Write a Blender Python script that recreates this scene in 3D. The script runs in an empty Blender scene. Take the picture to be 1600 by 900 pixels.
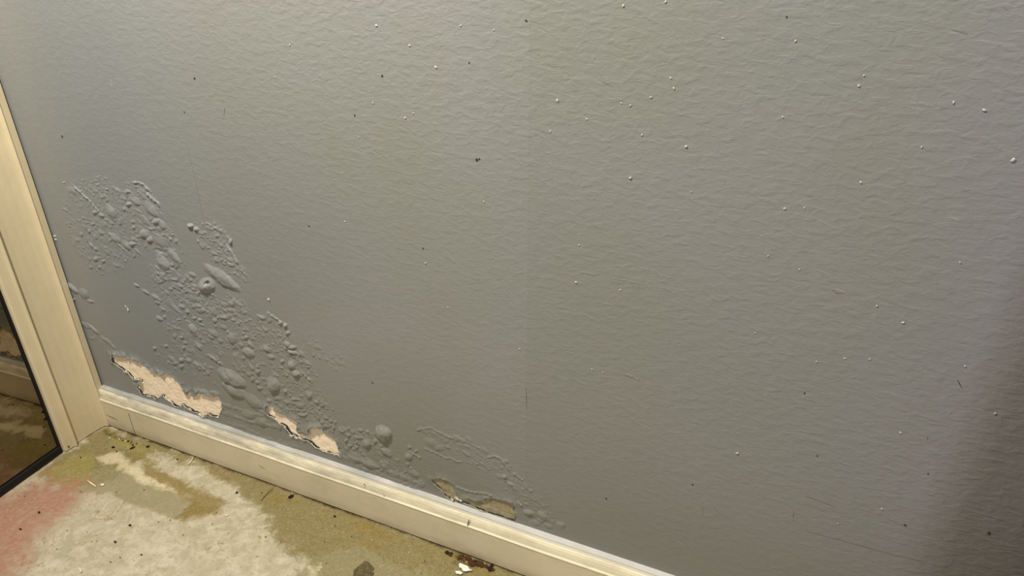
import bpy, bmesh, math, random
import numpy as np
from mathutils import Vector, Matrix
C = bpy.context.scene.collection
R = math.radians
random.seed(7); rng = np.random.default_rng(7)

# ------------------------------------------------------------------ camera
F, PITCH, YAW, ROLL = 1138.83, 0.500316, 0.417775, -0.002377
CAM = np.array([1.10040833, -0.66958420, 0.85260838])
fw = np.array([-math.sin(YAW)*math.cos(PITCH), math.cos(YAW)*math.cos(PITCH), -math.sin(PITCH)])
rt = np.array([math.cos(YAW), math.sin(YAW), 0.0]); up = np.cross(rt, fw)
r2 = rt*math.cos(ROLL) + up*math.sin(ROLL); u2 = -rt*math.sin(ROLL) + up*math.cos(ROLL)
cam = bpy.data.objects.new('camera', bpy.data.cameras.new('camera')); C.objects.link(cam)
cam.data.sensor_width = 36; cam.data.lens = F*36/1600; cam.data.clip_start = 0.01
cam.matrix_world = Matrix(((r2[0], u2[0], -fw[0], CAM[0]), (r2[1], u2[1], -fw[1], CAM[1]),
                           (r2[2], u2[2], -fw[2], CAM[2]), (0, 0, 0, 1)))
bpy.context.scene.camera = cam
# ------------------------------------------------------------------ world, lights, exposure
vs = bpy.context.scene.view_settings
bpy.context.scene.display_settings.display_device = 'sRGB'
vs.view_transform = 'Standard'; vs.look = 'None'; vs.gamma = 1; vs.use_curve_mapping = False
vs.exposure = 0.0
bpy.context.scene.cycles.caustics_reflective = False
w = bpy.data.worlds.new('world'); bpy.context.scene.world = w; w.use_nodes = True
w.node_tree.nodes['Background'].inputs[0].default_value = (1.0, 0.93, 0.82, 1)
w.node_tree.nodes['Background'].inputs[1].default_value = 0.04

def area(name, loc, target, sx, sy, power, col):
    l = bpy.data.lights.new(name, 'AREA'); l.shape = 'RECTANGLE'; l.size = sx; l.size_y = sy
    l.energy = power; l.color = col
    o = bpy.data.objects.new(name, l); C.objects.link(o); o.location = loc
    o.rotation_euler = (Vector(target)-Vector(loc)).to_track_quat('-Z', 'Y').to_euler()
    return o
area('key_light', (0.40, -0.48, 1.62), (0.66, 0.0, 0.92), 0.11, 0.11, 32.0, (1.0, 0.945, 0.82))  # unseen key lamp from the upper left, hung low to grade the wall
area('fill_light', (1.98, -1.95, 2.0), (0.8, 0, 1.2), 0.36, 0.36, 24.0, (0.93, 0.97, 1.0))  # unseen cool fill, added at the right for the lower-right shadow

# ------------------------------------------------------------------ helpers
def ray(u, v, ax=1, val=0.0):
    d = fw*F + r2*(u-800) + u2*(450-v); k = (val-CAM[ax])/d[ax]; return CAM + k*d
def W(u, v):          # photo point -> (x, z) on the wall face
    p = ray(u, v); return np.array([p[0], p[2]])
def G(u, v):          # photo point -> (x, y) on the floor
    p = ray(u, v, 2, 0.0); return np.array([p[0], p[1]])

def mesh_np(name, V, Q, mat, parent=None, smooth=True, normals=None):
    me = bpy.data.meshes.new(name); V = np.asarray(V, dtype=np.float32); Q = np.asarray(Q, dtype=np.int32)
    n = Q.shape[1]
    me.vertices.add(len(V)); me.vertices.foreach_set('co', V.ravel())
    me.loops.add(Q.size); me.loops.foreach_set('vertex_index', Q.ravel())
    me.polygons.add(len(Q)); me.polygons.foreach_set('loop_start', np.arange(len(Q), dtype=np.int32)*n)
    me.polygons.foreach_set('loop_total', np.full(len(Q), n, dtype=np.int32))
    me.polygons.foreach_set('use_smooth', np.full(len(Q), smooth, dtype=bool))
    me.update(calc_edges=True); me.validate()
    if normals is not None: me.normals_split_custom_set_from_vertices(np.asarray(normals, dtype=np.float32))
    me.materials.append(mat)
    o = bpy.data.objects.new(name, me); C.objects.link(o)
    if parent: o.parent = parent
    return o
def obj(name, bm, mat, parent=None, smooth=False):
    me = bpy.data.meshes.new(name); bmesh.ops.recalc_face_normals(bm, faces=bm.faces)
    bm.to_mesh(me); bm.free(); me.materials.append(mat)
    if smooth:
        for p in me.polygons: p.use_smooth = True
    o = bpy.data.objects.new(name, me); C.objects.link(o)
    if parent: o.parent = parent
    return o
def struct(o): o['kind'] = 'structure'; return o
def tag(o, label, cat, group=None):
    o['label'] = label; o['category'] = cat
    if group: o['group'] = group
    return o
def empty(name, loc):
    o = bpy.data.objects.new(name, None); C.objects.link(o); o.location = loc; return o
def box_bm(x0, x1, y0, y1, z0, z1, bev=0):
    bm = bmesh.new(); bmesh.ops.create_cube(bm, size=1)
    for v in bm.verts: v.co = Vector((x0+(v.co.x+.5)*(x1-x0), y0+(v.co.y+.5)*(y1-y0), z0+(v.co.z+.5)*(z1-z0)))
    if bev: bmesh.ops.bevel(bm, geom=bm.edges[:], offset=bev, segments=3, profile=.5, affect='EDGES')
    return bm
def extrude_profile(prof, a0, a1, n, fn):
    """prof: closed list of 2-D points; fn(p, t) -> xyz; swept from a0 to a1 in n steps."""
    bm = bmesh.new(); rings = []
    for k in range(n+1):
        t = a0+(a1-a0)*k/n; rings.append([bm.verts.new(fn(p, t)) for p in prof])
    m = len(prof)
    for k in range(n):
        for i in range(m): bm.faces.new((rings[k][i], rings[k][(i+1) % m], rings[k+1][(i+1) % m], rings[k+1][i]))
    bm.faces.new(rings[0]); bm.faces.new(rings[-1][::-1]); return bm

def vnoise(x, y, scale, seed):
    """smooth value noise in [-1, 1]; scale = size of a lump in metres"""
    g = np.random.default_rng(seed).uniform(-1, 1, (256, 256)); X = x/scale+50; Y = y/scale+50
    xi = np.floor(X).astype(int); yi = np.floor(Y).astype(int); fx = X-xi; fy = Y-yi
    fx = fx*fx*(3-2*fx); fy = fy*fy*(3-2*fy); a = lambda i, j: g[(xi+i) % 256, (yi+j) % 256]
    return (a(0,0)*(1-fx)+a(1,0)*fx)*(1-fy)+(a(0,1)*(1-fx)+a(1,1)*fx)*fy
def poly_sd(px, py, P):
    """signed distance (negative inside) and nearest boundary point of closed polygon P"""
    n = len(P); best = np.full(px.shape, 1e9); nx = px.copy(); ny = py.copy(); ins = np.zeros(px.shape, bool)
    for i in range(n):
        ax, ay = P[i]; bx, by = P[(i+1) % n]; dx, dy = bx-ax, by-ay; L = dx*dx+dy*dy+1e-18
        t = np.clip(((px-ax)*dx+(py-ay)*dy)/L, 0, 1); qx, qy = ax+t*dx, ay+t*dy
        d = (px-qx)**2+(py-qy)**2; m = d < best
        best[m] = d[m]; nx[m] = qx[m]; ny[m] = qy[m]
        if ay != by:
            c = ((ay > py) != (by > py)) & (px < (bx-ax)*(py-ay)/(by-ay)+ax); ins ^= c
    d = np.sqrt(best); return np.where(ins, -d, d), nx, ny
def smooth01(t): t = np.clip(t, 0, 1); return t*t*(3-2*t)

# ------------------------------------------------------------------ materials
class M:
    def __init__(s, name, rough=.5, spec=.5, metal=0):
        s.m = bpy.data.materials.new(name); s.m.use_nodes = True; s.t = s.m.node_tree; s.b = s.t.nodes['Principled BSDF']
        s.b.inputs['Roughness'].default_value = rough; s.b.inputs['Specular IOR Level'].default_value = spec
        s.b.inputs['Metallic'].default_value = metal; s.pos = s.n('ShaderNodeTexCoord').outputs['Object']
    def n(s, typ, **k):
        x = s.t.nodes.new(typ)
        for a, v in k.items(): setattr(x, a, v)
        return x
    def put(s, sock, v):
        if isinstance(v, bpy.types.NodeSocket): s.t.links.new(v, sock)
        elif isinstance(v, tuple) and len(v) == 3 and sock.type == 'RGBA': sock.default_value = (*v, 1)
        else: sock.default_value = v
    def noise(s, scale, detail=3, rough=.5, stretch=None, dist=0):
        x = s.n('ShaderNodeTexNoise'); x.inputs['Scale'].default_value = scale; x.inputs['Detail'].default_value = detail
        x.inputs['Roughness'].default_value = rough; x.inputs['Distortion'].default_value = dist
        v = s.pos
        if stretch:
            mp = s.n('ShaderNodeMapping'); s.put(mp.inputs[0], v); mp.inputs['Scale'].default_value = stretch[:3]
            if len(stretch) > 3: mp.inputs['Rotation'].default_value = stretch[3]
            v = mp.outputs[0]
        s.put(x.inputs['Vector'], v); return x.outputs['Fac']
    def attr(s, name): return s.n('ShaderNodeAttribute', attribute_name=name).outputs['Fac']
    def attrc(s, name): return s.n('ShaderNodeAttribute', attribute_name=name).outputs['Color']
    def rng(s, v, a, b, c=0, d=1):
        x = s.n('ShaderNodeMapRange'); s.put(x.inputs[0], v)
        for i, q in enumerate((a, b, c, d)): x.inputs[i+1].default_value = q
        return x.outputs[0]
    def math(s, op, a, b=0.0):
        x = s.n('ShaderNodeMath', operation=op); s.put(x.inputs[0], a); s.put(x.inputs[1], b); return x.outputs[0]
    def mix(s, f, a, b, mode='MIX'):
        x = s.n('ShaderNodeMix', data_type='RGBA', blend_type=mode); s.put(x.inputs[0], f); s.put(x.inputs[6], a); s.put(x.inputs[7], b)
        return x.outputs[2]
    def xyz(s):
        x = s.n('ShaderNodeSeparateXYZ'); s.put(x.inputs[0], s.pos); return x.outputs
    def col(s, v): s.put(s.b.inputs['Base Color'], v)
    def bump(s, h, dist, strength=1.0, prev=None):
        x = s.n('ShaderNodeBump'); x.inputs['Distance'].default_value = dist; x.inputs['Strength'].default_value = strength
        s.put(x.inputs['Height'], h)
        if prev: s.put(x.inputs['Normal'], prev)
        s.put(s.b.inputs['Normal'], x.outputs[0]); return x.outputs[0]
def flat(name, col, rough=.6, spec=.4, var=.12, scale=300):
    m = M(name, rough, spec); f = m.rng(m.noise(scale, 4), .3, .7)
    m.col(m.mix(f, tuple(c*(1-var) for c in col), tuple(min(1, c*(1+var)) for c in col))); return m.m

def wall_material():
    m = M('grey satin wall paint', .34, .55); X = m.xyz()
    a = (.234, .236, .222); b = (.242, .240, .233)
    c = m.mix(m.rng(m.noise(3.0, 2), .40, .60), a, b)
    c = m.mix(m.rng(m.noise(5.0, 2, .5, (1, 1, .6)), .48, .68, 0, .65), c, (.230, .229, .196))
    # a slightly darker olive sheet to the right of the wallboard joint, bluer towards the left end
    j = m.rng(X[0], .8215, .8245); c = m.mix(j, c, m.mix(1.0, c, (.965, .965, .955), 'MULTIPLY'))
    bl = m.rng(m.math('ADD', X[0], m.math('MULTIPLY', m.noise(6, 2), .25)), .55, .28)
    c = m.mix(m.math('MULTIPLY', bl, .75), c, (.246, .262, .268))
    rl = m.rng(m.math('ADD', X[0], m.math('MULTIPLY', m.noise(5, 2), .10)), 1.20, 1.30)
    c = m.mix(m.math('MULTIPLY', rl, .7), c, (.236, .234, .246))
    dp = m.math('MULTIPLY', m.rng(m.math('ADD', X[2], m.math('MULTIPLY', m.noise(4, 3), .22)), .42, .24), m.rng(X[0], .2, .5, .2, 1)); c = m.mix(m.math('MULTIPLY', dp, .75), c, (.196, .194, .168))   # darker and more olive towards the foot of the wall
    c = m.mix(m.rng(m.noise(90, 5, .6), .35, .75, 0, .25), c, m.mix(1.0, c, (.86, .86, .86), 'MULTIPLY'))
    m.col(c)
    m.put(m.b.inputs['Roughness'], m.rng(m.noise(14, 3), .3, .7, .27, .39))
    # roller stipple lying in flat horizontal wrinkles, stronger to the upper right; finer grain over it
    amp = m.rng(m.math('ADD', m.math('MULTIPLY', X[0], .8), X[2]), .35, 1.25, .25, 1.0)
    w1 = m.noise(110, 3, .55, (.6, 1, 1.2), .5); w1 = m.rng(w1, .42, .66)
    w2 = m.noise(250, 3, .6, (.75, 1, 1.1), .3)
    h = m.math('MULTIPLY', m.math('ADD', w1, m.math('MULTIPLY', w2, .9)), amp)
    h = m.math('ADD', h, m.math('MULTIPLY', m.rng(X[0], .8222, .8235), -.5))
    m.bump(h, .00024, 1.0); return m.m
def bare_material(kind):
    m = M('bare wall '+kind, .9, .15); n1 = m.noise(60, 5, .6); n2 = m.noise(420, 3, .6)
    if kind == 'tan': a, b, s = (.95, .81, .60), (.95, .77, .60), (.74, .56, .34)
    else: a, b, s = (.27, .23, .13), (.40, .34, .22), (.12, .085, .045)
    c = m.mix(m.rng(n1, .35, .65), a, b); c = m.mix(m.rng(n2, .58, .72, 0, .55), c, s)
    st = m.noise(240, 3, .5, (.3, 1, 1)); c = m.mix(m.rng(st, .55, .7, 0, .35), c, (.9, .78, .6) if kind == 'tan' else (.60, .52, .38))
    m.col(c); m.bump(n2, .0006, .8); return m.m
def trim_material(name, base, dirt, dark, amount, top=None):
    m = M(name, .42, .4); X = m.xyz()
    c = m.mix(m.rng(m.noise(25, 4, .6), .3, .7), base, tuple(q*.93 for q in base))
    if top:      # the moulded top is coloured whiter, its flat ledge bluer and grubby towards the corner
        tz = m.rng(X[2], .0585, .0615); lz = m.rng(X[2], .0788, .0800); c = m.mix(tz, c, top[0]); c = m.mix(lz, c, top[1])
        k = m.rng(X[0], .95, .25, .10, 1); k2 = m.math('MULTIPLY', m.math('MULTIPLY', tz, k), m.rng(m.noise(34, 6, .72, (.5, 1, 2)), .36, .60, 0, .85)); c = m.mix(k2, c, (.40, .375, .32))
        k3 = m.math('MULTIPLY', m.math('MULTIPLY', lz, m.rng(X[0], .95, .45, .15, 1)), m.rng(m.noise(26, 5, .7, (.5, 1, 1)), .36, .58, 0, .8)); c = m.mix(k3, c, (.30, .30, .29))
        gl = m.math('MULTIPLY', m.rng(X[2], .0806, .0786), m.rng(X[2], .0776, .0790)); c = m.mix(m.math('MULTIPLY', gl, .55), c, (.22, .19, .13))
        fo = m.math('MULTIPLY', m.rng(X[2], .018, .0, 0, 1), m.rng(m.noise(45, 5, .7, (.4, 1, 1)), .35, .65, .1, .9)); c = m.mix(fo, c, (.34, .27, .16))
    d = m.rng(m.noise(38, 6, .68, (.45, 1, 1)), .50, .72, 0, amount); c = m.mix(d, c, dirt)
    e = m.rng(m.noise(120, 5, .7, (.35, 1, 1)), .64, .76, 0, amount); c = m.mix(e, c, dark)
    m.col(c); m.bump(m.noise(300, 2), .00025, .35); return m.m

MW = wall_material()
MT = bare_material('tan'); MB = bare_material('brown')
MTE = flat('torn paint edge cream', (.80, .74, .60), .7, .3, .25, 500)
MTD = flat('torn paint edge grey', (.52, .49, .40), .7, .3, .25, 500)
BLK = flat('black gaps and rail', (.006, .005, .005), .6, .3)

# ------------------------------------------------------------------ wall relief (real displaced geometry)
CS = .0008; TILE = 32; NX = TILE*38; NZ = TILE*20; X0 = 0.0; Z0 = .055
gx = X0+np.arange(NX+1)*CS; gz = Z0+np.arange(NZ+1)*CS
GX, GZ = np.meshgrid(gx, gz, indexing='ij')
WXc = GX+.0013*vnoise(GX, GZ, .009, 1)+.0005*vnoise(GX, GZ, .0034, 3)
WZc = GZ+.0013*vnoise(GX, GZ, .009, 2)+.0005*vnoise(GX, GZ, .0034, 4)
H = np.zeros_like(GX); NEG = np.zeros_like(GX); LAB = np.zeros(GX.shape, int)
def win(x0, x1, z0, z1):
    i0 = max(0, int((x0-X0)/CS)); i1 = min(NX+1, int((x1-X0)/CS)+2); j0 = max(0, int((z0-Z0)/CS)); j1 = min(NZ+1, int((z1-Z0)/CS)+2)
    return (slice(i0, i1), slice(j0, j1)) if i1 > i0 and j1 > j0 else None
def blister(cx, cy, a, b, ang, h, lab=0, power=.9, pit=False):
    """ellipse given in photo pixels (half axes a, b; angle clockwise), height in mm; carried onto the wall"""
    c = W(cx, cy); ca, sa = math.cos(R(ang)), math.sin(R(ang))
    e1 = W(cx+a*ca, cy+a*sa)-c; e2 = W(cx-b*sa, cy+b*ca)-c
    r = 1.5*(np.linalg.norm(e1)+np.linalg.norm(e2)); s = win(c[0]-r, c[0]+r, c[1]-r, c[1]+r)
    if s is None: return
    Mi = np.linalg.inv(np.array([[e1[0], e2[0]], [e1[1], e2[1]]])); dx = WXc[s]-c[0]; dz = WZc[s]-c[1]
    p = Mi[0, 0]*dx+Mi[0, 1]*dz; q = Mi[1, 0]*dx+Mi[1, 1]*dz; rr = p*p+q*q
    d = np.clip(1-rr/1.25, 0, 1)**power
    if pit: d = d - .75*np.exp(-(((p+.25)**2+(q+.35)**2)/.045))
    d = np.where(rr < 1.25, d, 0)*h*.0012
    if h > 0:      # sagging: fuller towards the lower edge, lumpy
        sag = np.clip(-dz/(np.linalg.norm(e1)+np.linalg.norm(e2))*1.6, -1, 1); d = d*(1+.45*sag)
        if max(a, b) > 6: d = d*(1+.26*vnoise(GX[s], GZ[s], .011, 15)+.10*vnoise(GX[s], GZ[s], .005, 16))
    if h > 0:
        H[s] = (np.maximum(H[s], 0)**2.2+np.maximum(d, 0)**2.2)**(1/2.2)
        if pit: NEG[s] += np.where(p*p+q*q < 1.25, .001*h*.7*np.exp(-(((p+.25)**2+(q+.35)**2)/.035)), 0)
    else: NEG[s] += -d
    if lab: LAB[s] = np.where(rr < 1.3, lab, LAB[s])
def ridge(pts, wpx, h):
    for (a, b) in zip(pts[:-1], pts[1:]):
        L = math.hypot(b[0]-a[0], b[1]-a[1]); n = max(2, int(L/(wpx*.8)))
        for k in range(n):
            if random.random() < .12: continue
            t = (k+.5)/n; blister(a[0]+(b[0]-a[0])*t, a[1]+(b[1]-a[1])*t, max(wpx, L/n), wpx*random.uniform(.45, 1.15),
                                  math.degrees(math.atan2(b[1]-a[1], b[0]-a[0])), h*.8*random.uniform(.35, 1.1))
BIG = [  # the blisters big enough to point at, each a part of its own
 (173,330,11,6,60,2.2),(181,372,11,6,42,2.2),(198,382,10,5,45,1.8),(225,366,8,7,30,2.4),(236,326,17,6,50,1.6),
 (256,411,13,7,50,3.0),(272,400,15,5,55,2.4),(212,314,9,5,40,1.8),(323,446,11,12,70,5.0),(347,434,33,8,36,3.4),
 (302,514,9,5,50,2.6),(363,528,9,7,60,2.8),(388,551,10,6,30,3.4),(427,600,13,9,65,5.0),(462,583,8,5,25,3.4),
 (456,570,6,5,20,3.0),(449,537,6,4,45,2.4),(362,590,24,9,30,5.2),(366,609,20,8,30,4.2),(395,626,17,7,35,3.2),
 (408,658,9,6,30,2.6),(388,648,11,6,20,1.8),(599,677,14,10,35,6.0),(574,693,7,7,0,2.6),(603,705,9,6,30,2.4),
 (639,714,7,6,0,2.0),(577,724,17,6,25,2.4),(601,729,9,5,30,1.8),(826,800,8,4,10,2.4),(848,805,9,5,32,2.6),(876,820,8,4,20,2.0),
 (1050,861,7,8,0,1.8)]
SMALL = [(208,381,5,4,0,2.2),(234,374,5,5,0,2.4),(202,320,5,3,0,1.8),(199,300,5,3,0,1.4),(244,346,6,5,0,2.0),(254,350,7,4,45,1.4),(224,342,15,4,45,.9),
 (250,376,15,8,35,1.0),(276,412,6,4,40,1.2),(148,332,4,3,0,1.6),(158,336,5,3,20,1.6),(298,353,6,3,10,3.0),(307,358,4,3,30,2.4),(361,377,3,4,0,2.6),
 (416,544,8,4,50,2.2),(439,504,3,3,0,2.2),(446,508,4,3,20,2.6),(451,521,4,3,0,2.0),(457,542,7,3,0,2.2),(457,550,8,3,10,2.4),(468,553,4,3,0,1.6),
 (483,616,6,5,30,2.2),(404,580,4,4,0,2.4),(441,564,4,3,0,1.8),(446,611,4,3,0,2.2),(468,633,6,4,30,1.6),(474,648,8,3,0,2.2),(504,658,4,4,0,2.2),
 (466,668,14,7,25,1.6),(555,714,11,6,30,1.6),(646,740,9,5,30,1.6),(674,692,12,6,30,.9),(686,700,9,4,10,.8),(788,744,4,3,0,1.8),(798,756,7,3,30,1.2),
 (806,764,7,3,30,1.0),(857,820,9,3,20,1.4),(836,816,9,3,20,1.2),(845,812,6,3,10,1.2),(575,674,3,2,0,1.6),(586,690,4,3,0,1.6),(558,690,3,3,0,1.6),
 (558,698,3,3,0,1.6),(547,696,3,3,0,1.6),(540,687,3,3,0,1.8),(534,673,5,2,20,1.8),(544,679,3,3,0,1.8),(640,698,4,2,40,1.2),(650,705,3,2,0,1.0),
 (405,606,4,3,0,1.6),(395,592,4,3,0,1.6),(402,597,4,3,30,1.6),(385,527,4,3,0,1.8),(391,537,4,3,30,1.8),(380,520,3,2,0,1.4),(345,533,4,3,0,1.2),
 (333,520,10,4,35,1.4),(313,500,3,2,0,1.8),(304,496,3,2,0,1.6),(285,527,4,2,0,1.8),(288,543,3,2,0,1.8),(290,535,4,2,30,1.2),(310,540,8,3,45,1.6),
 (268,560,7,3,30,1.6),(283,562,4,3,0,2.2),(284,572,4,3,0,2.0),(273,566,4,3,0,1.8),(242,544,3,2,0,1.8),(260,540,3,2,0,1.4),(306,567,4,2,40,1.6),
 (318,575,4,2,40,1.4),(325,582,3,3,0,1.4),(113,449,12,3,40,2.4),(131,458,9,6,50,1.8),(141,470,7,2,20,1.2),(116,468,3,2,0,1.6),
 (145,513,14,2,38,1.6),(163,530,10,2,40,1.2),(172,536,12,2,42,1.4),(213,445,5,2,30,1.4),(228,455,7,2,35,1.4),(243,464,8,3,40,1.6),(246,472,5,3,30,1.4),
 (272,480,16,3,45,1.2),(150,405,4,3,0,1.8),(162,407,3,2,0,1.6),(156,417,4,2,0,1.4),(140,360,3,3,0,1.6),(150,370,5,4,0,.8),
 (450,628,8,3,10,1.6),(462,624,9,2,0,1.6),(431,622,5,3,0,1.6),(420,625,4,3,0,1.6),(415,634,4,2,0,1.6),(496,628,4,3,0,1.8),(503,632,4,2,10,1.4),
 (285,134,17,3,4,1.6),(357,8,4,6,-30,2.4),(985,279,4,4,0,2.4),(1072,230,4,3,0,2.0)]
ZONES = [  # rough, finely blistered paint: outline in the photo, bubble count, height, grain
 ([(112,282),(165,274),(196,300),(205,345),(222,392),(205,415),(165,432),(140,425),(105,372),(98,320)],240,.75,.55),
 ([(195,284),(238,296),(258,340),(286,392),(300,412),(280,425),(236,400),(196,345)],120,.8,.5),
 ([(300,350),(345,348),(372,395),(392,440),(362,436),(330,405),(308,380)],110,.8,.65),
 ([(228,412),(300,428),(330,458),(378,462),(392,492),(350,502),(295,482),(240,440)],230,.9,.8),
 ([(238,446),(300,482),(372,500),(420,488),(455,515),(482,560),(520,640),(530,680),(470,655),(420,615),(345,560),(290,565),(258,520)],430,1.0,.55),
 ([(245,535),(300,545),(345,585),(335,605),(290,590),(240,565)],60,.9,.4),
 ([(470,512),(500,530),(545,560),(520,580),(480,545)],40,.45,.35),
 ([(500,640),(540,668),(585,672),(652,740),(678,765),(610,745),(545,715),(540,680)],150,.9,.35),
 ([(655,668),(720,682),(790,715),(830,760),(880,815),(890,832),(820,800),(780,745),(700,700)],150,.55,.35),
 ([(410,615),(500,640),(520,660),(470,650),(430,640)],60,1.0,.5),
 ([(350,640),(420,650),(470,700),(400,690),(350,668)],12,.8,.25),
 ([(130,505),(180,540),(160,545),(140,525)],14,.6,.3)]
for (P, nb, hh, gr) in ZONES:
    PW = [W(*p) for p in P]; xs = [p[0] for p in PW]; zs = [p[1] for p in PW]
    s = win(min(xs)-.02, max(xs)+.02, min(zs)-.02, max(zs)+.02); gxs = GX[s]; gzs = GZ[s]
    sd, _, _ = poly_sd(gxs.ravel(), gzs.ravel(), PW); sd = sd.reshape(gxs.shape)
    mk = smooth01((-sd+.004)/.010)*smooth01(.62+.75*vnoise(gxs, gzs, .013, 11))
    rot = (gxs+gzs)*.7071, (gxs-gzs)*.7071
    g = 1-np.abs(vnoise(rot[0], rot[1]*.55, .0034, 21))*2.0; g = np.clip(g, 0, 1)**1.6
    g2 = np.clip(vnoise(gxs, gzs, .0023, 22), 0, 1)
    H[s] = np.maximum(H[s], mk*gr*(.0009*g+.0007*g2))
    n = 0
    ux = [p[0] for p in P]; uy = [p[1] for p in P]
    while n < nb:
        u = random.uniform(min(ux), max(ux)); v = random.uniform(min(uy), max(uy))
        d, _, _ = poly_sd(np.array([float(u)]), np.array([float(v)]), P)
        if d[0] < random.uniform(-4, 3):
            rr = random.choice((1.0, 1.2, 1.5, 1.5, 1.9, 2.3, 3.0)); blister(u, v, rr*random.choice((1.0, 1.3, 1.8, 2.6)), rr, random.uniform(15, 60), hh*rr*.44*random.uniform(.5, 1.25)); n += 1
for b in SMALL: blister(*b)
for k, b in enumerate(BIG): blister(*b, lab=k+1, power=.95 if b[5] > 2.5 else 1.15, pit=(k == 8))
for pts, wp, h in [([(116,291),(130,304),(144,318),(154,331)],1.8,1.8),([(208,284),(222,286),(236,300)],2,1.8),([(230,302),(248,318),(249,324)],2.6,2.0),
   ([(258,366),(268,375)],2.2,1.6),([(322,347),(346,360),(362,378)],1.6,1.2),([(354,382),(362,392),(370,410)],2,2.0),([(376,420),(387,432)],1.8,1.4),
   ([(418,488),(428,494),(438,502)],1.8,1.8),([(468,577),(478,588),(486,594)],2,2.2),([(328,556),(340,564),(349,571)],2.6,2.2),
   ([(760,714),(772,712),(783,717),(795,733)],2.4,1.4),([(803,740),(817,750)],2.0,1.4),([(664,700),(690,713),(722,722)],2,.9),([(743,716),(765,734)],1.8,.8),
   ([(652,671),(672,669),(700,682),(724,690)],2,.9),([(724,688),(750,700)],2,.7),([(806,781),(817,790)],2.2,1.8),([(640,705),(656,715)],1.8,1.4),
   ([(182,378),(200,394)],1.8,1.4),([(455,640),(478,641)],1.8,1.4),([(466,664),(478,676)],2,2.0),([(700,755),(730,766),(770,774)],2.2,1.4),
   ([(350,645),(390,658),(440,668)],4.5,1.5),([(380,674),(430,690),(470,700)],4.5,1.3),([(344,630),(380,642),(412,650)],3.5,1.2),([(356,660),(380,668),(398,676)],4,1.2),
   ([(545,712),(600,733),(662,757)],5,1.9),([(556,728),(610,747),(650,764)],3.5,1.1),([(520,700),(540,715),(556,722)],3.5,1.2),([(390,632),(430,655),(452,664)],3.5,1.4),
   ([(905,425),(930,429)],1.2,.5),([(955,433),(985,440),(1012,444)],1.0,.5),([(974,585),(985,588),(1000,594)],1.2,.6),
   ([(1018,590),(1042,604)],1.2,.5),([(1014,600),(1045,615)],1.2,.5),([(730,722),(760,738)],1.6,.6)]:
    ridge(pts, wp, h)
blister(250, 393, 8, 3, 20, -1.0); blister(368, 549, 6, 5, 0, -1.2); blister(455, 561, 5, 4, 0, -.8)

# ------------------------------------------------------------------ peeled openings
def off(P, sx, ox, oy): return [(ox+p[0]/sx, oy+p[1]/sx) for p in P]
P1 = off([(232,100),(262,86),(300,100),(345,112),(380,108),(400,132),(440,125),(470,150),(520,160),(560,190),(600,215),(625,250),(660,262),(700,285),(725,275),
  (760,298),(800,285),(850,300),(870,325),(900,340),(925,385),(960,400),(965,440),(990,470),(990,500),(1015,515),(1020,480),(1050,470),(1065,520),(1105,525),(1120,495),(1150,460),
  (1162,505),(1190,480),(1215,505),(1260,520),(1300,530),(1350,515),(1362,570),(1385,600),(1375,630),(1385,660),(1370,690),(1345,745),(1320,740),(1290,735),(1262,712),(1240,700),(1225,735),(1190,745),
  (1165,722),(1120,690),(1090,690),(1060,665),(1010,640),(985,610),(960,615),(935,640),(910,635),(880,610),(860,590),(830,575),(800,545),(770,515),(735,530),(700,550),
  (670,535),(640,530),(600,515),(555,520),(530,470),(510,455),(500,430),(530,400),(550,380),(545,355),(500,350),(470,350),(430,315),(410,285),(380,265),(340,235),(300,210),(250,178)], 6.667, 140, 540)
P2 = off([(150,130),(200,110),(240,140),(290,180),(330,215),(400,250),(450,285),(520,295),(560,320),(592,360),(575,400),(578,430),(565,465),(590,500),(620,520),(650,505),
  (680,535),(710,530),(745,550),(760,500),(745,460),(770,430),(810,415),(880,420),(935,450),(950,500),(1020,530),(1090,580),(1140,640),(1160,700),(1165,750),
  (1205,790),(1160,812),(1060,792),(990,775),(950,750),(900,725),(870,715),(840,700),(780,640),(700,600),(640,585),(600,570),(540,535),(500,520),(470,490),(430,420),(400,400),
  (370,380),(340,380),(320,350),(250,290),(190,270),(165,220)], 9, 400, 620)
P3 = off([(648,460),(700,450),(750,465),(795,495),(800,535),(822,560),(835,585),(870,585),(905,582),(930,595),(965,600),(990,598),(1005,582),(1050,580),(1100,590),(1150,602),(1180,612),
  (1198,640),(1188,668),(1206,700),(1196,735),(1150,722),(1100,700),(1050,690),(1000,668),(960,655),(930,640),(900,628),(860,612),(820,612),(790,600),(760,580),(735,560),(720,530),(690,510),(660,485)], 4.21, 520, 640)
HOLES = []
for hi, (P, seed) in enumerate(((P1, 5), (P2, 6), (P3, 8))):
    PW = [W(*p) for p in P]; Q = []; rr = random.Random(seed)
    for i in range(len(PW)):
        a, b = PW[i], PW[(i+1) % len(PW)]; L = np.linalg.norm(b-a); n = max(1, int(L/.0028)); nn = np.array([-(b-a)[1], (b-a)[0]])/max(L, 1e-9)
        for k in range(n): Q.append(a+(b-a)*k/n+nn*rr.uniform(-.0006, .0006))
    HOLES.append([tuple(q) for q in Q])
SDmin = np.full(GX.shape, 1.0); HID = np.zeros(GX.shape, int)
VX = GX.copy(); VZ = GZ.copy()
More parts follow.
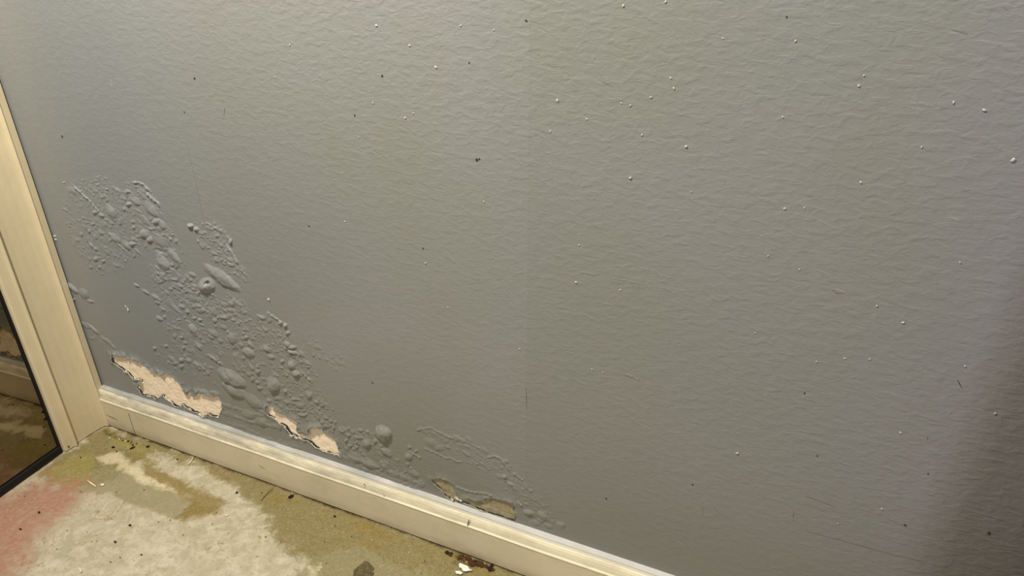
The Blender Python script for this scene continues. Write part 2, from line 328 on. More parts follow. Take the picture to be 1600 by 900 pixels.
for hi, Q in enumerate(HOLES):
    xs = [q[0] for q in Q]; zs = [q[1] for q in Q]; s = win(min(xs)-.03, max(xs)+.03, min(zs)-.03, max(zs)+.03)
    sd, nx, ny = poly_sd(GX[s].ravel(), GZ[s].ravel(), Q); sh = GX[s].shape; sd = sd.reshape(sh); nx = nx.reshape(sh); ny = ny.reshape(sh)
    m = sd < SDmin[s]; t = SDmin[s]; t[m] = sd[m]; SDmin[s] = t; t = HID[s]; t[m] = hi; HID[s] = t
    near = np.abs(sd) < CS*.62
    t = VX[s]; t[near] = nx[near]; VX[s] = t; t = VZ[s]; t[near] = ny[near]; VZ[s] = t
    # the loosened film stands off the wall along the tear, more at its upper and left lips
    gxs, gzs = GX[s], GZ[s]; dirx = gxs-nx; dirz = gzs-ny; L = np.hypot(dirx, dirz)+1e-6; side = np.where(sd > 0, (dirz*.75-dirx*.65)/L, 0)
    amp = (.55+.45*side)*(.5+.9*np.clip(vnoise(gxs, gzs, .010, 31+hi)+.35, 0, 1.2))+.35*np.clip(vnoise(gxs, gzs, .004, 41+hi), 0, 1)
    lift = np.clip(amp, .12, 2)*(.0034 if hi < 2 else .0016)*np.exp(-(np.maximum(sd, 0)/.0055)**1.3)
    H[s] = np.maximum(H[s]*smooth01(np.abs(sd)/.003), 0)+lift*(sd < .02)*smooth01((.02-sd)/.006)
for (cx, cy, a, b, ang, h) in [(484,672,9,8,70,4.2),(424,640,6,8,0,2.6),(178,560,7,6,20,2.6),(226,612,6,7,0,2.0),(314,611,12,4,15,3.2),(335,614,8,4,10,2.6)]:
    blister(cx, cy, a, b, ang, h)
HH = H-NEG
# smooth to zero at the grid's own rim
rim = np.minimum(np.minimum(GX-gx[0], gx[-1]-GX)/.004+1*(GX < .1), (gz[-1]-GZ)/.004); HH *= smooth01(np.where(GX < .1, (gz[-1]-GZ)/.004, rim))
sdc = (SDmin[:-1, :-1]+SDmin[1:, :-1]+SDmin[:-1, 1:]+SDmin[1:, 1:])/4; HOLE = sdc < 0
act = np.zeros((NX//TILE, NZ//TILE), bool)
big = (np.abs(HH) > 2e-6)
for i in range(NX//TILE):
    for j in range(NZ//TILE):
        if big[i*TILE:(i+1)*TILE+1, j*TILE:(j+1)*TILE+1].any(): act[i, j] = True
cell_act = np.kron(act, np.ones((TILE, TILE), bool))
dHx = np.gradient(HH, CS, axis=0); dHz = np.gradient(HH, CS, axis=1)
NRM = np.stack([-dHx, -np.ones_like(HH), -dHz], -1); NRM /= np.linalg.norm(NRM, axis=-1, keepdims=True)
VID = np.arange((NX+1)*(NZ+1)).reshape(NX+1, NZ+1)
VALL = np.stack([VX, -HH, VZ], -1).reshape(-1, 3); NALL = NRM.reshape(-1, 3)
QALL = np.stack([VID[:-1, :-1], VID[1:, :-1], VID[1:, 1:], VID[:-1, 1:]], -1)
def sub(mask, extraV=None, extraQ=None):
    q = QALL[mask]; used, inv = np.unique(q, return_inverse=True); inv = inv.reshape(q.shape)
    V = VALL[used]; N = NALL[used]
    if extraV is not None:
        V = np.vstack([V, extraV]); inv = np.vstack([inv, np.asarray(extraQ)+len(used)]); N = np.vstack([N, np.tile([[0, -1, 0]], (len(extraV), 1))])
    return V, inv, N
# blister cells: label where at least 3 corners agree and the film is present
LC = np.where((LAB[:-1, :-1] == LAB[1:, 1:]) & (LAB[1:, :-1] == LAB[:-1, 1:]) & (LAB[:-1, :-1] == LAB[1:, :-1]), LAB[:-1, :-1], 0)
film = cell_act & ~HOLE
EV = []; EQ = []
def plate(x0, x1, z0, z1, step=.05):
    nx = max(1, int((x1-x0)/step)); nz = max(1, int((z1-z0)/step)); b = len(EV)
    for i in range(nx+1):
        for j in range(nz+1): EV.append((x0+(x1-x0)*i/nx, 0, z0+(z1-z0)*j/nz))
    for i in range(nx):
        for j in range(nz):
            a = b+i*(nz+1)+j; EQ.append((a, a+nz+1, a+nz+2, a+1))
T = TILE*CS
for i in range(NX//TILE):
    for j in range(NZ//TILE):
        if not act[i, j]: plate(gx[0]+i*T, gx[0]+(i+1)*T, gz[0]+j*T, gz[0]+(j+1)*T, T)
XR = gx[-1]; ZT = gz[-1]
plate(-.06, XR, -.02, Z0, .2); plate(-.06, 0, Z0, ZT, .2); plate(-.06, XR, ZT, 2.45, .2); plate(XR, 3.2, -.02, 2.45, .2)
V, Q, N = sub(film & (LC == 0), np.array(EV), np.array(EQ))
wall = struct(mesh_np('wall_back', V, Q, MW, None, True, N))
for k in range(len(BIG)):
    m = film & (LC == k+1)
    if m.sum() > 6:
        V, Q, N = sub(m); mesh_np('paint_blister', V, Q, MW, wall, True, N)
    # (a blister keeps the wall's own paint)
# bare board seen through each opening, and the torn rim of the paint film
for hi, Qp in enumerate(HOLES):
    hm = HOLE & (HID[:-1, :-1] == hi)
    d = hm.copy()
    for _ in range(9):
        e = d.copy(); e[1:] |= d[:-1]; e[:-1] |= d[1:]; e[:, 1:] |= d[:, :-1]; e[:, :-1] |= d[:, 1:]; d = e
    q = QALL[d]; used, inv = np.unique(q, return_inverse=True); inv = inv.reshape(q.shape)
    gxu, gzu = GX.ravel()[used], GZ.ravel()[used]
    yb = .0014+.00025*vnoise(gxu, gzu, .004, 51+hi)+.00035*vnoise(gxu, gzu, .012, 61+hi)
    sdu = SDmin.ravel()[used]      # pockets sunk behind the loose lips so that their gaps turn dark
    yb = yb+.008*smooth01((sdu+.0012)/.0022)*smooth01(.55+1.6*vnoise(gxu, gzu, .007, 91+hi))
    o = mesh_np('bare_plaster', np.stack([gxu, yb, gzu], -1), inv, MT if hi < 2 else MB, wall)
    o['label'] = ['bare tan wallboard under the largest peeled patch above the baseboard', 'bare yellowish wallboard under the narrow middle peeled patch',
                  'bare brown wallboard under the rightmost peeled patch at the baseboard'][hi]
    # rim ribbon
    RV = []; RQ = []; k = film
    def rib(a, b):
        n = len(RV)
        for vv in (a, b):
            p = VALL[vv]; th = min(.0007, max(.0002, -p[1]*.6+.0002)); RV.append(tuple(p)); RV.append((p[0], p[1]+th, p[2]))
        RQ.append((n, n+1, n+3, n+2))
    h2 = hm
    I, J = np.where(h2[1:, :] & film[:-1, :]);  [rib(VID[i+1, j], VID[i+1, j+1]) for i, j in zip(I, J)]
    I, J = np.where(h2[:-1, :] & film[1:, :]);  [rib(VID[i+1, j], VID[i+1, j+1]) for i, j in zip(I, J)]
    I, J = np.where(h2[:, 1:] & film[:, :-1]);  [rib(VID[i, j+1], VID[i+1, j+1]) for i, j in zip(I, J)]
    I, J = np.where(h2[:, :-1] & film[:, 1:]);  [rib(VID[i, j+1], VID[i+1, j+1]) for i, j in zip(I, J)]
    o = mesh_np('torn_paint_edge', RV, RQ, MTE if hi < 2 else MTD, wall, False)
    o['label'] = 'ragged cream edge of the torn paint film' if hi < 2 else 'ragged edge of the torn paint film at the brown patch'

# paint curls and flakes hanging on the tears: small bent chips
def chip_bm(L, Wd, th, curl, n=5, jag=.25, rnd=random):
    bm = bmesh.new(); rows = []
    ws = [Wd*(1-jag*rnd.random())*(1-.55*abs(2*k/n-1)**2) for k in range(n+1)]
    for k in range(n+1):
        t = k/n; a = curl*(t-.5); y = (math.cos(a)-1)*L/max(.2, abs(curl)) if curl else 0; x = (t-.5)*L
        s = rnd.uniform(-.12, .12)*Wd
        rows.append([[bm.verts.new((x, s+sg*ws[k]/2, -y+dz)) for sg in (-1, 1)] for dz in (0, th)])
    for k in range(n):
        A, B = rows[k], rows[k+1]
        bm.faces.new((A[0][0], A[0][1], B[0][1], B[0][0])); bm.faces.new((A[1][0], B[1][0], B[1][1], A[1][1]))
        bm.faces.new((A[0][0], B[0][0], B[1][0], A[1][0])); bm.faces.new((A[0][1], A[1][1], B[1][1], B[0][1]))
    bm.faces.new((rows[0][0][0], rows[0][1][0], rows[0][1][1], rows[0][0][1])); bm.faces.new((rows[-1][0][0], rows[-1][0][1], rows[-1][1][1], rows[-1][1][0]))
    return bm
MWHITE = flat('white paint chip', (.80, .76, .66), .7, .3, .1)
MFLK = flat('pale torn paper', (.66, .58, .44), .8, .2, .2)
for (u, v, L, Wd, ang, mt) in [(317,648,.010,.004,20,MWHITE),(321,645,.006,.003,-60,MWHITE),(213,590,.005,.0035,50,MWHITE),(220,602,.007,.003,80,MWHITE),(209,588,.004,.003,10,MWHITE),
    (322,636,.006,.0025,80,MFLK),(324,642,.005,.0025,60,MFLK),(300,637,.007,.003,20,MWHITE),(283,633,.006,.0025,25,MWHITE),(199,580,.005,.0025,40,MFLK),
    (209,559,.004,.002,20,MFLK),(233,576,.004,.002,20,MTD),(283,602,.004,.003,30,MFLK),(249,578,.005,.002,10,MFLK),(456,680,.006,.0025,15,MWHITE),(470,678,.004,.002,20,MWHITE),
    (464,683,.006,.002,10,MWHITE),(446,667,.005,.002,50,MFLK),(503,702,.008,.0025,20,MFLK),(530,709,.010,.002,5,MFLK),(428,636,.005,.003,30,MFLK),(714,777,.007,.004,30,MWHITE),
    (720,781,.005,.003,10,MWHITE),(707,779,.005,.003,40,MWHITE),(752,796,.005,.003,0,MFLK),(200,482,.0062,.0042,70,MWHITE),(197,478,.003,.003,0,MWHITE)]:
    p = W(u, v); o = obj('paint_flake', chip_bm(L, Wd, .0004, random.uniform(.6, 1.6)), mt, wall)
    hh = HH[min(NX, max(0, int((p[0]-X0)/CS))), min(NZ, max(0, int((p[1]-Z0)/CS)))]
    o.location = (p[0], -hh-.0006, p[1]); o.rotation_euler = (R(90+random.uniform(-12, 12)), R(ang), 0)

# ------------------------------------------------------------------ nibs, specks and scratches of the wall
MNIB = flat('wall paint nib', (.42, .41, .38), .45, .4); MDK = flat('dark speck', (.055, .045, .035), .7, .2); MSCR = flat('dark scratch', (.15, .135, .11), .7, .2); MSCL = flat('pale scratch', (.42, .41, .37), .5, .4)
def blob_mesh(name, mat, seed):
    bm = bmesh.new(); bmesh.ops.create_icosphere(bm, subdivisions=2, radius=1); rr = random.Random(seed)
    for v in bm.verts: v.co *= rr.uniform(.8, 1.12)
    me = bpy.data.meshes.new(name); bm.to_mesh(me); bm.free(); me.materials.append(mat)
    for p in me.polygons: p.use_smooth = True
    return me
nibm = blob_mesh('paint_nib', MNIB, 1); dkm = blob_mesh('dark_speck', MDK, 2)
NIBS = [(588,40,2),(640,71,2),(681,105,2.6),(583,161,1.6),(633,184,2.2),(646,177,1.6),(871,157,2.4),(860,205,2),(917,186,2),(1017,152,2.2),(1003,211,2),(974,9,2.4),(1040,3,2),
 (1048,122,1.8),(1053,138,2.2),(985,165,2),(971,161,1.6),(1243,64,2),(1342,134,2.4),(1350,118,1.8),(1223,183,2),(1226,326,2.4),(1257,325,1.8),(985,278,3.2),(1072,229,3),(900,441,2.2),
 (969,453,1.8),(905,383,1.8),(420,468,2.8),(665,411,2),(1152,708,2.6),(1370,478,2.2),(1411,504,2.4),(1378,795,2),(1508,572,2),(1538,172,2.8),(1490,160,2.2),(1555,646,2),(1345,285,2),
 (100,285,1.6),(86,369,2.6),(87,374,2.2),(1249,421,1.6),(756,315,1.6),(539,346,1.5),(1200,400,1.6),(812,545,1.5),(942,582,1.6),(925,577,1.4),(1407,676,2),(560,215,1.3),(1276,565,1.5),
 (1080,300,1.5),(1180,520,1.6),(700,480,1.3),(1130,60,1.6),(1440,230,1.8),(1500,410,1.8),(1320,560,1.8),(720,40,1.6),(771,47,1.4),(453,70,1.4),(430,120,1.3),(1583,250,3),(1309,818,1.4),(1359,561,1.6)]
DKS = [(597,118,2),(554,180,1.8),(745,249,2.6),(749,248,1.8),(483,353,1.7),(822,32,2.2),(733,98,1.6),(1229,26,1.6),(1414,820,2),(1450,740,1.4),(97,213,1.8),(661,388,1.6),(304,122,1.6),(1545,832,2),(582,598,1.4),
 (947,779,1.6),(1082,757,1.6),(1277,712,1.4),(288,175,1.4),(1257,614,1.4)]
for nm, me, L in (('paint_nib', nibm, NIBS), ('dark_speck', dkm, DKS)):
    for (u, v, r) in L:
        p = W(u, v); d = np.linalg.norm(np.array([p[0], 0, p[1]])-CAM)/F; o = bpy.data.objects.new(nm, me); C.objects.link(o); o.parent = wall
        s = r*d*.85; o.location = (p[0], -.0001, p[1]); o.scale = (s*random.uniform(.9, 1.4), s*.7, s*random.uniform(.7, 1.0)); o.rotation_euler = (0, random.uniform(0, 3), 0)
        if nm == 'dark_speck': o['label'] = 'tiny dark speck on the grey paint'
def scratch(pts, w, mat, name='scratch', label=None, h=.00025):
    bm = bmesh.new(); P = [W(*p) for p in pts]; Q = []
    for a, b in zip(P[:-1], P[1:]):
        n = max(2, int(np.linalg.norm(b-a)/.004)); Q += [a+(b-a)*k/n for k in range(n)]
    Q.append(P[-1]); rows = []
    for i, q in enumerate(Q):
        d = Q[min(i+1, len(Q)-1)]-Q[max(i-1, 0)]; d = d/np.linalg.norm(d); nn = np.array([-d[1], d[0]]); t = i/(len(Q)-1)
        ww = w*(.25+.75*math.sin(math.pi*min(.97, max(.03, t))))*random.uniform(.6, 1.2); jj = nn*random.uniform(-.15, .15)*w
        rows.append([bm.verts.new((q[0]+jj[0]+nn[0]*s*ww, yy, q[1]+jj[1]+nn[1]*s*ww)) for s, yy in ((-.5, .0004), (0, -h), (.5, .0004))])
    for A, B in zip(rows[:-1], rows[1:]):
        for k in range(2): bm.faces.new((A[k], A[k+1], B[k+1], B[k]))
    o = obj(name, bm, mat, wall, True)
    if label: o['label'] = label
for pts, w_, mt, lb in [([(290,222),(296,245),(304,275),(309,300),(313,320),(318,341)],.0016,MSCR,'long thin dark crack running down beside the blistered paint'),
    ([(351,168),(350,182)],.0018,MDK,'short dark mark at the upper left of the wall'),([(337,145),(338,150)],.0012,MSCR,None),([(822,604),(823,640)],.0014,MDK,'short black split in the vertical joint'),
    ([(1258,775),(1275,781),(1307,793)],.0022,MSCR,None),([(1257,828),(1275,834),(1310,843),(1360,857),(1400,868),(1440,876)],.0014,MSCR,'long faint scratch low at the right'),
    ([(1495,593),(1504,606)],.0026,MDK,'short dark scuff low at the right'),([(1241,800),(1239,809)],.0014,MDK,None),([(1097,789),(1099,804)],.0014,MSCR,None),([(1115,793),(1122,802)],.0014,MSCR,None),
    ([(173,124),(174,136)],.0018,MSCL,'short white scratch at the upper left'),([(1363,814),(1391,824)],.0014,MSCL,None),([(1285,615),(1310,615)],.0014,MSCL,None),
    ([(940,127),(958,136)],.0014,MSCR,None),([(1482,341),(1503,343)],.0020,MSCL,None),([(1567,10),(1574,16)],.0016,MSCR,None),([(1488,47),(1512,53)],.0014,MSCR,None),
    ([(1300,453),(1308,458),(1318,459)],.0040,MSCR,'small dark gouge right of the middle of the wall'),([(1305,451),(1320,456)],.0022,MSCL,None),
    ([(974,584),(1000,593)],.0014,MSCR,None),([(1368,795),(1383,796)],.0016,MSCL,None),([(1450,681),(1449,688)],.0012,MDK,None),([(1056,845),(1072,853)],.0012,MSCL,None)]:
    scratch(pts, w_, mt, 'scratch', lb)

# ------------------------------------------------------------------ floor with its stains
def floor_material():
    m = M('stained concrete', .62, .35)
    n1 = m.noise(9, 5, .6); n2 = m.noise(45, 6, .68, (1, 1, 1), .6); n3 = m.noise(260, 4, .65); n4 = m.noise(22, 5, .7, (1, 1, 1), 1.2)
    base = m.mix(m.rng(n1, .3, .7), (.37, .325, .215), (.43, .375, .27)); base = m.mix(m.rng(n2, .42, .62, 0, .8), base, (.55, .485, .37))
    base = m.mix(m.rng(n4, .5, .68, 0, .5), base, (.32, .28, .165))
    def layer(c, att, col, col2, lo=.28, hi=.72, amt=1.0):
        k = m.math('ADD', m.attr(att), m.math('MULTIPLY', m.math('SUBTRACT', n2, .5), 1.5)); k = m.math('ADD', k, m.math('MULTIPLY', m.math('SUBTRACT', n4, .5), 1.5)); k = m.math('ADD', k, m.math('MULTIPLY', m.math('SUBTRACT', n3, .5), .8))
        f = m.rng(k, lo, hi, 0, amt); return m.mix(f, c, m.mix(m.rng(n3, .3, .7), col, col2))
    c = layer(base, 'olive', (.130, .098, .024), (.240, .192, .068), amt=.9)
    c = layer(c, 'smear', (.205, .178, .085), (.285, .252, .140), .3, .7, .8)
    c = layer(c, 'pale', (.56, .48, .30), (.62, .53, .35), .32, .8, .8)
    c = layer(c, 'brown', (.165, .115, .025), (.25, .185, .055), .32, .8, .9)
    c = layer(c, 'moss', (.24, .20, .045), (.33, .28, .09), .25, .85, .65)
    c = layer(c, 'red', (.28, .12, .075), (.42, .23, .155), .2, .85, .9)
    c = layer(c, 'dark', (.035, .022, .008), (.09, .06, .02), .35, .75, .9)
    c = m.mix(m.rng(m.attr('wet'), .35, .65, 0, .93), c, m.mix(m.rng(n3, .3, .7), (.050, .038, .010), (.085, .065, .02)))
    c = m.mix(m.rng(m.noise(130, 5, .75), .52, .70, 0, .45), c, (.20, .16, .08)); c = m.mix(m.rng(m.noise(170, 5, .75, (1.3, 1, 1)), .55, .70, 0, .25), c, (.60, .54, .42))
    c = m.mix(m.rng(n3, .64, .74, 0, .5), c, (.16, .12, .05)); m.col(c)
    k = m.math('ADD', m.math('MULTIPLY', n3, .6), m.math('MULTIPLY', n2, .8)); m.bump(k, .0011, .7)
    m.put(m.b.inputs['Roughness'], m.rng(n2, .3, .7, .5, .75)); return m.m
FS = .002; fx = np.arange(-.02, 1.0+FS, FS); fy = np.arange(-.50, .02+FS, FS)
FX, FY = np.meshgrid(fx, fy, indexing='ij')
fwx = FX+.006*vnoise(FX, FY, .025, 71)+.003*vnoise(FX, FY, .009, 73); fwy = FY+.006*vnoise(FX, FY, .025, 72)+.003*vnoise(FX, FY, .009, 74)
def fmask(polys, soft):
    out = np.zeros(FX.shape)
    for P in polys:
        sd, _, _ = poly_sd(fwx.ravel(), fwy.ravel(), [tuple(G(*p)) for p in P]); out = np.maximum(out, smooth01(.5-sd.reshape(FX.shape)/(2*soft*2.2)))
    return out
FM = {
 'olive': fmask([[(95,712),(168,665),(420,745),(800,880),(860,930),(720,960),(500,905),(440,850),(400,790),(330,735),(230,705),(190,740),(140,760),(95,765),(60,740)]], .012),
 'smear': fmask([[(128,745),(165,722),(200,735),(230,760),(300,775),(330,800),(270,812),(215,790),(165,770),(120,770)], [(470,880),(560,850),(620,880),(690,905),(690,960),(450,960)]], .004),
 'pale': fmask([[(150,712),(180,706),(215,725),(250,745),(300,768),(296,778),(255,768),(215,750),(200,742),(190,730),(155,724)], [(505,880),(490,905),(470,880)]], .006),
 'brown': fmask([[(205,705),(225,712),(270,745),(335,770),(350,790),(310,815),(270,808),(300,785),(240,750)], [(545,805),(600,828),(640,848),(560,832)], [(420,770),(470,785),(460,790),(425,782)],
                 [(162,672),(215,690),(200,694),(170,684)], [(560,845),(600,850),(580,858),(558,852)], [(700,850),(790,890),(760,900),(700,872)]], .007),
 'red': fmask([[(-40,790),(60,748),(120,752),(135,775),(105,805),(50,850),(20,900),(-60,930)]], .022),
 'moss': fmask([[(70,738),(105,718),(140,705),(150,722),(135,745),(110,765),(80,758)],[(165,674),(215,692),(235,700),(215,704),(180,695)]], .008),
 'wet': fmask([[(550,886),(560,879),(570,878),(580,882),(588,889),(583,900),(573,912),(557,914),(549,898)]], .0011),
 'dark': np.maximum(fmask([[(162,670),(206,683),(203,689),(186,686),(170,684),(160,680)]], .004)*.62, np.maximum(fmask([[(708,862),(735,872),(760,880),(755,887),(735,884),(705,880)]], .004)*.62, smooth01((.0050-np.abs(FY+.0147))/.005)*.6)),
}
fid = np.arange(FX.size).reshape(FX.shape); FQ = np.stack([fid[:-1, :-1], fid[1:, :-1], fid[1:, 1:], fid[:-1, 1:]], -1).reshape(-1, 4)
FZ = .0006*vnoise(FX, FY, .012, 81)+.0004*vnoise(FX, FY, .005, 82)-.0008
edge = np.minimum(np.minimum(FX-fx[0], fx[-1]-FX), np.minimum(FY-fy[0], fy[-1]-FY)); FZ = FZ*smooth01(edge/.01)
FV = np.stack([FX, FY, FZ], -1).reshape(-1, 3).tolist(); FQ = FQ.tolist()
def fplate(x0, x1, y0, y1):
    n = len(FV); FV.extend([(x0, y0, 0), (x1, y0, 0), (x1, y1, 0), (x0, y1, 0)]); FQ.append((n, n+1, n+2, n+3))
fplate(-.1, fx[0], -3, .02); fplate(fx[0], fx[-1], -3, fy[0]); fplate(fx[-1], 3.2, -3, .02)
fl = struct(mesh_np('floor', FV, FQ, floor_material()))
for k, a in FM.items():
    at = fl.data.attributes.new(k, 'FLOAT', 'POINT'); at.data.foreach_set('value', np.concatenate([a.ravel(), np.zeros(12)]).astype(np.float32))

# ------------------------------------------------------------------ baseboard
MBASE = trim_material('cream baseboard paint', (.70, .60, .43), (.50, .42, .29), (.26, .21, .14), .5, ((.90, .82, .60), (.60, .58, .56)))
BP = [(.0, .083), (-.0062, .0822), (-.0072, .0812), (-.0076, .0796), (-.0090, .0792), (-.0110, .0770), (-.0125, .0730), (-.0133, .0680), (-.0137, .0625), (-.0146, .0612),
      (-.0153, .0603), (-.0153, .0590), (-.0147, .0578), (-.0147, .0030), (-.0135, .0012), (.0, .0012)]
bb = struct(empty('baseboard_back', (0, 0, 0)))
jx = ray(204, 655, 1, -.0147)[0]
rb = random.Random(3)
def bbfn(dz, dy):
    def f(p, t):
        wv = .0004*math.sin(t*9)+.0003*math.sin(t*23+1); return (t, p[0]+dy-(abs(wv) if p[0] < -.001 else 0), p[1]+dz*(p[1] > .05))
    return f
o = obj('baseboard_segment', extrude_profile(BP, .0068, jx-.0004, 8, bbfn(-.0012, .0003)), MBASE, bb); o['label'] = 'short end piece of baseboard next to the door casing'
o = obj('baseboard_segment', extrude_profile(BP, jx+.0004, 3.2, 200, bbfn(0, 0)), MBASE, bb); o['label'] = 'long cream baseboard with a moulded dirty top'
obj('joint_gap', box_bm(jx-.0006, jx+.0006, -.0151, -.001, .002, .050), BLK, bb)
# caulk line between board and wall
ck = bmesh.new()
def bspot(u, v, r, y=-.0148):
    p = ray(u, v, 1, y); o = bpy.data.objects.new('dark_speck', dkm); C.objects.link(o); o.parent = bb; o.location = (p[0], y+.0001, p[2]); o.scale = (r*.001, .0003, r*.001)
ck.free()
for (u, v, r) in [(536,787,1.6),(569,757,1.3),(777,852,2.0),(600,775,.8),(330,695,1.0),(430,722,.8),(640,800,.8),(700,842,.9),(858,879,.9)]: bspot(u, v, r, -.0148)
def bmark(a, b, w_, lab):
    y = -.0150; P, Q = ray(*a, 1, y), ray(*b, 1, y); d = Q-P; n = np.array([-d[2], 0, d[0]]); n = n/np.linalg.norm(n)*w_/2
    bm = bmesh.new(); vv = [bm.verts.new(tuple(q)) for q in (P-n*.3, P+n*.3, (P+Q)/2+n, Q+n*.3, Q-n*.3, (P+Q)/2-n)]; f = bm.faces.new(vv)
    r_ = bmesh.ops.extrude_face_region(bm, geom=[f]); [setattr(v, 'co', v.co+Vector((0, .0008, 0))) for v in r_['geom'] if isinstance(v, bmesh.types.BMVert)]
    o = obj('scuff_mark', bm, MSCR, bb); o['label'] = lab
bmark((166,648), (184,657), .0022, 'dark scuff on the short baseboard piece'); bmark((733,812), (730,822), .0016, 'small dark nick in the moulded top')
bmark((404,727), (414,733), .0012, 'faint scuff on the baseboard face'); bmark((322,694), (327,700), .0014, 'faint scuff on the baseboard face')

# ------------------------------------------------------------------ side wall, casing, mirrored door
MC = trim_material('cream casing paint', (.68, .57, .375), (.58, .47, .29), (.40, .32, .19), .3)
CP = [(-.0020, -.012), (-.0022, .0062), (-.0030, .0072), (-.0130, .0078), (-.0146, .0090), (-.0156, .0092), (-.0172, .0078), (-.0182, .0040), (-.0230, .0026), (-.0330, .0006), (-.0460, -.0008),
      (-.0600, -.0014), (-.0705, -.0010), (-.0730, .0008), (-.0745, .0042), (-.0760, .0052), (-.0778, .0046), (-.0790, .0014), (-.0880, .0006), (-.0925, .0002), (-.0948, -.0024), (-.0955, -.0060), (-.0955, -.012)]
sw = struct(obj('wall_left', box_bm(-.12, -.012, -3.0, -.96, 0, 2.45), MW))
tr = struct(obj('trim_1', extrude_profile(CP, .0012, 2.08, 60, lambda p, t: (p[1]+.0003*math.sin(t*17), p[0]+.0004*math.sin(t*11)*(p[0] < -.09), t)), MC)); tr['label'] = 'cream moulded door casing at the left corner'
backing = obj('gap_shade_board', box_bm(-.12, -.0125, -.094, .0, 0.0, 2.45), BLK, tr); backing['label'] = 'black board put in for the shade in the gap behind the casing'  # black fill that paints the shaded gap between casing and wall
o = obj('nail_hole', box_bm(-.001, .0012, -.0890, -.0872, .0050, .0085), BLK, tr); o['label'] = 'small black nail hole at the foot of the casing'
tr2 = struct(obj('trim_2', box_bm(-.012, .006, -.97, -.90, 0, 2.08, .003), MC)); tr2['label'] = 'far casing of the mirrored door'
tr3 = struct(obj('trim_3', box_bm(-.012, .006, -.90, -.0955, 2.0, 2.08, .003), MC)); tr3['label'] = 'head casing of the mirrored door'
hd = struct(obj('wall_left_header', box_bm(-.12, -.0125, -.96, -.094, 2.08, 2.45), MW)); hd.name = 'wall_left_upper'
mm = M('dark mirror', .035, .5, 1.0); mm.col(mm.mix(mm.rng(mm.noise(8, 4, .6), .35, .7), (.25, .21, .155), (.20, .17, .11))); mm.put(mm.b.inputs['Roughness'], mm.rng(mm.noise(30, 4), .4, .8, .02, .07))
door = struct(empty('door_1', (-.006, -.0985, 0))); door.rotation_euler = (0, 0, R(1.8))
o = obj('mirror_panel', box_bm(-.006, -.0012, -.80, .0, .013, 1.98), mm.m, door); o['label'] = 'dark reflective mirror glass'
o = obj('bottom_rail', box_bm(-.010, .003, -.80, .0, .001, .0135, .001), BLK, door); o['label'] = 'black rail under the mirror'
o = obj('gap_shade_strip', box_bm(-.010, .0004, -.0022, .0015, .001, 1.98), BLK, door); o['label'] = 'thin black strip put in for the shaded gap beside the casing'  # no real stile: black strip stands in for the shaded gap
struct(obj('ceiling', box_bm(-.12, 3.2, -3.0, .05, 2.45, 2.5), flat('ceiling paint', (.7, .68, .62))))

# ------------------------------------------------------------------ red box at the far right (only its edge is in view)
MRED = flat('dark red vinyl', (.10, .008, .012), .45, .4)
bx = tag(empty('storage_box', (1.5425, -.118, 0)), 'dark red upright storage box at the bottom right corner against the grey wall', 'box')
obj('body', box_bm(-.188, .19, -.095, .098, .0, .76, .010), MRED, bx, False)
obj('lid', box_bm(-.189, .194, -.099, .098, .761, .80, .010), flat('black lid', (.012, .010, .010), .5), bx)

# ------------------------------------------------------------------ loose things on the floor
MSTRAW = flat('pale straw', (.78, .68, .44), .7); MCR = flat('dark crumb', (.022, .012, .010), .8, .2, .3); MRUST = flat('rusty crumb', (.075, .028, .008), .85, .2, .5, 200); MTWIG = flat('dark twig', (.06, .045, .02), .8)
def put(name, bm, mat, u, v, z, ang, label, cat, group=None, smooth=False):
    p = G(u, v); o = obj(name, bm, mat, None, smooth); o.location = (p[0], p[1], z); o.rotation_euler = (0, 0, R(ang)); return tag(o, label, cat, group)
def lump_bm(a, b, c, seed, sub=2):
    bm = bmesh.new(); bmesh.ops.create_icosphere(bm, subdivisions=sub, radius=1); rr = random.Random(seed)
    for v in bm.verts: k = rr.uniform(.72, 1.12); v.co = Vector((v.co.x*a*k, v.co.y*b*k, max(-.55, v.co.z)*c*k))
    return bm
def stick(name, pts, r, mat, label, cat):
    """pts: photo points and heights of a bent strand lying on the floor"""
    bm = bmesh.new(); rings = []; PP = [np.array([*G(u, v), z]) for u, v, z in pts]
    for i, p in enumerate(PP):
        d = PP[min(i+1, len(PP)-1)]-PP[max(0, i-1)]; d /= np.linalg.norm(d); s = np.cross(d, [0, 0, 1]); s /= np.linalg.norm(s); t = np.cross(s, d)
        k = r*(1 if 0 < i < len(PP)-1 else .6); rings.append([bm.verts.new(tuple(p+k*(s*math.cos(a)+t*.7*math.sin(a)))) for a in [q*math.pi/3 for q in range(6)]])
    for A, B in zip(rings[:-1], rings[1:]):
        for q in range(6): bm.faces.new((A[q], A[(q+1) % 6], B[(q+1) % 6], B[q]))
    bm.faces.new(rings[0]); bm.faces.new(rings[-1][::-1]); return tag(obj(name, bm, mat, None, True), label, cat)
stick('straw_splinter', [(136,751,.0012),(143,756,.0014),(150,761,.0012)], .0014, MSTRAW, 'short straight straw splinter lying on the grey-green smear near the casing', 'splinter')
stick('straw_fibre', [(303,713,.0014),(301,719,.0022),(298,723,.0018),(293,728,.0012)], .0009, MSTRAW, 'pale curved fibre leaning close to the baseboard', 'fibre')
stick('twig', [(428,763,.0025),(421,769,.0022),(413,777,.0012),(408,783,.0008)], .0006, MTWIG, 'thin dark twig lying slantwise below the baseboard', 'twig')
put('white_chip', lump_bm(.0030, .0022, .0015, 3), MWHITE, 160, 758, .0010, 30, 'small white chip beside the straight straw splinter', 'chip')
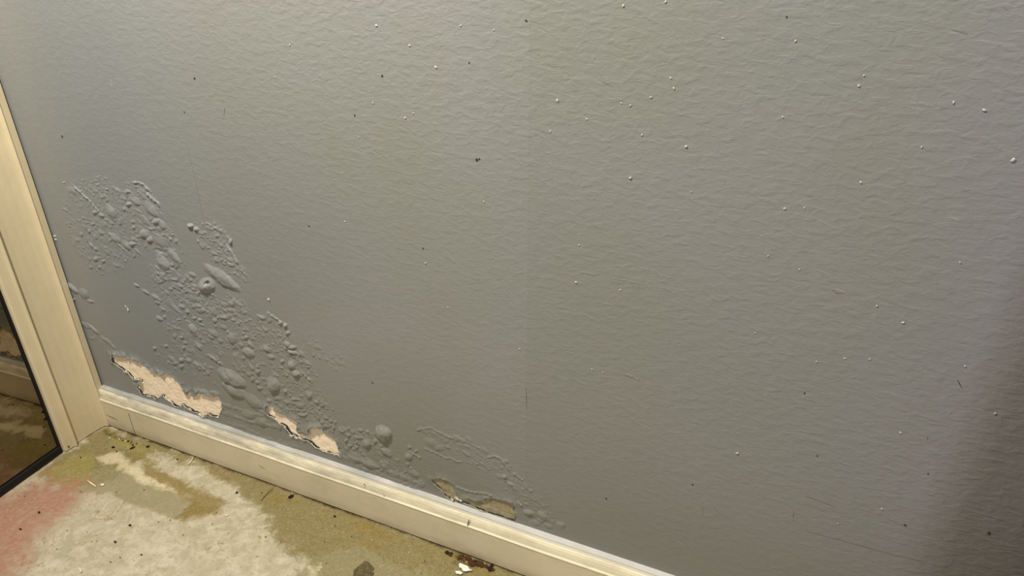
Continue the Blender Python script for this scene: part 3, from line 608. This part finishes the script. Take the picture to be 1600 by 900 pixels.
put('paint_chip', chip_bm(.021, .0105, .0012, .5, 7, .75, random.Random(4)), MWHITE, 727, 889, .0015, -8, 'large white paint chip below the rusty crumbs at the baseboard', 'chip')
put('paint_chip', chip_bm(.010, .006, .0012, .3, 5, .4, random.Random(9)), MWHITE, 717, 896, .0012, 10, 'smaller white chip touching the large white chip at the bottom edge', 'chip')
put('paint_chip', chip_bm(.009, .0045, .0006, .3, 5, .5, random.Random(5)), MFLK, 126, 892, .0010, -20, 'pale flat chip at the bottom edge of the bare concrete', 'chip')
put('paint_chip', chip_bm(.006, .004, .0006, .3, 5, .5, random.Random(6)), MFLK, 354, 806, .0010, 30, 'pale chip beyond the brown stain towards the middle of the floor', 'chip')
for i, (u, v, a, b, lab) in enumerate([(177,699,.0036,.0022,'dark oval dropping in the corner, the one nearest the casing'),(182,706,.0018,.0014,'small dark crumb just below the dark oval dropping'),
    (207,700,.0046,.0022,'largest dark dropping below the baseboard joint'),(213,694,.0024,.0012,'thin dark crumb just above the largest dropping'),(231,698,.0036,.0022,'brown ragged crumb to the right of the baseboard joint'),
    (32,827,.0030,.0014,'dark crumb low on the red stain'),(61,801,.0024,.0018,'dark crumb in the middle of the red stain'),(180,847,.0026,.0016,'dark crumb on the pale concrete, largest of those near the bottom'),
    (203,821,.0026,.0020,'brown crumb on the pale concrete above the largest one'),(370,770,.0026,.0018,'black round crumb to the left of the twig'),(455,776,.0050,.0034,'black lump against the baseboard right of the twig'),
    (523,807,.0026,.0016,'small brown crumb on the olive stain under the baseboard'),(277,718,.0018,.0014,'small dark crumb left of the curved fibre'),(699,864,.0042,.0030,'dark brown lump at the left end of the rusty crumbs'),
    (221,867,.0018,.0013,'small crumb on bare concrete near the bottom edge'),(409,770,.0012,.0010,'tiny crumb at the upper end of the twig'),(126,715,.0016,.0012,'tiny dark crumb on the yellow stain by the casing')]):
    put('dirt_crumb', lump_bm(a, b, min(a, b)*.7, 20+i), MCR, u, v, .0006, random.uniform(0, 180), lab, 'crumb', 'dark crumbs on the floor')
# rusty heap: separate pieces
rr = random.Random(12)
for i in range(48):
    u = rr.gauss(742, 15); v = 876+(u-745)*.30+rr.gauss(0, 3.4)
    if G(u, v)[1] > -.0185: v += 6
    s = rr.uniform(.0014, .0044); put('rust_flake', lump_bm(s*1.3, s, s*.6, 100+i, 1), MRUST if rr.random() < .75 else MCR, u, v, .0006, rr.uniform(0, 180), 'rust-brown flake in the heap against the baseboard at the bottom edge', 'flake', 'rust-brown flakes at the baseboard')
for i in range(18):
    u = rr.uniform(166, 214); v = 676+(u-166)*.30+rr.uniform(1, 9); s = rr.uniform(.0008, .0020)
    put('corner_grit', lump_bm(s*1.4, s, s*.6, 200+i, 1), [MCR, MTWIG, MSTRAW][i % 3], u, v, .0004, rr.uniform(0, 180), 'tiny bit of grit in the corner between casing and baseboard', 'grit', 'grit in the corner')
for i in range(46):
    u = rr.uniform(20, 690); v = rr.uniform(735+u*.12, 898)
    if G(u, v)[1] > -.02 or G(u, v)[0] < .01: continue
    s = rr.uniform(.0005, .0011); put('grit_speck', lump_bm(s*1.3, s, s*.6, 300+i, 1), [MCR, MTWIG, MTWIG, MSTRAW][i % 4], u, v, .0003, 0, 'tiny speck of grit scattered on the stained concrete', 'grit', 'specks of grit on the concrete')
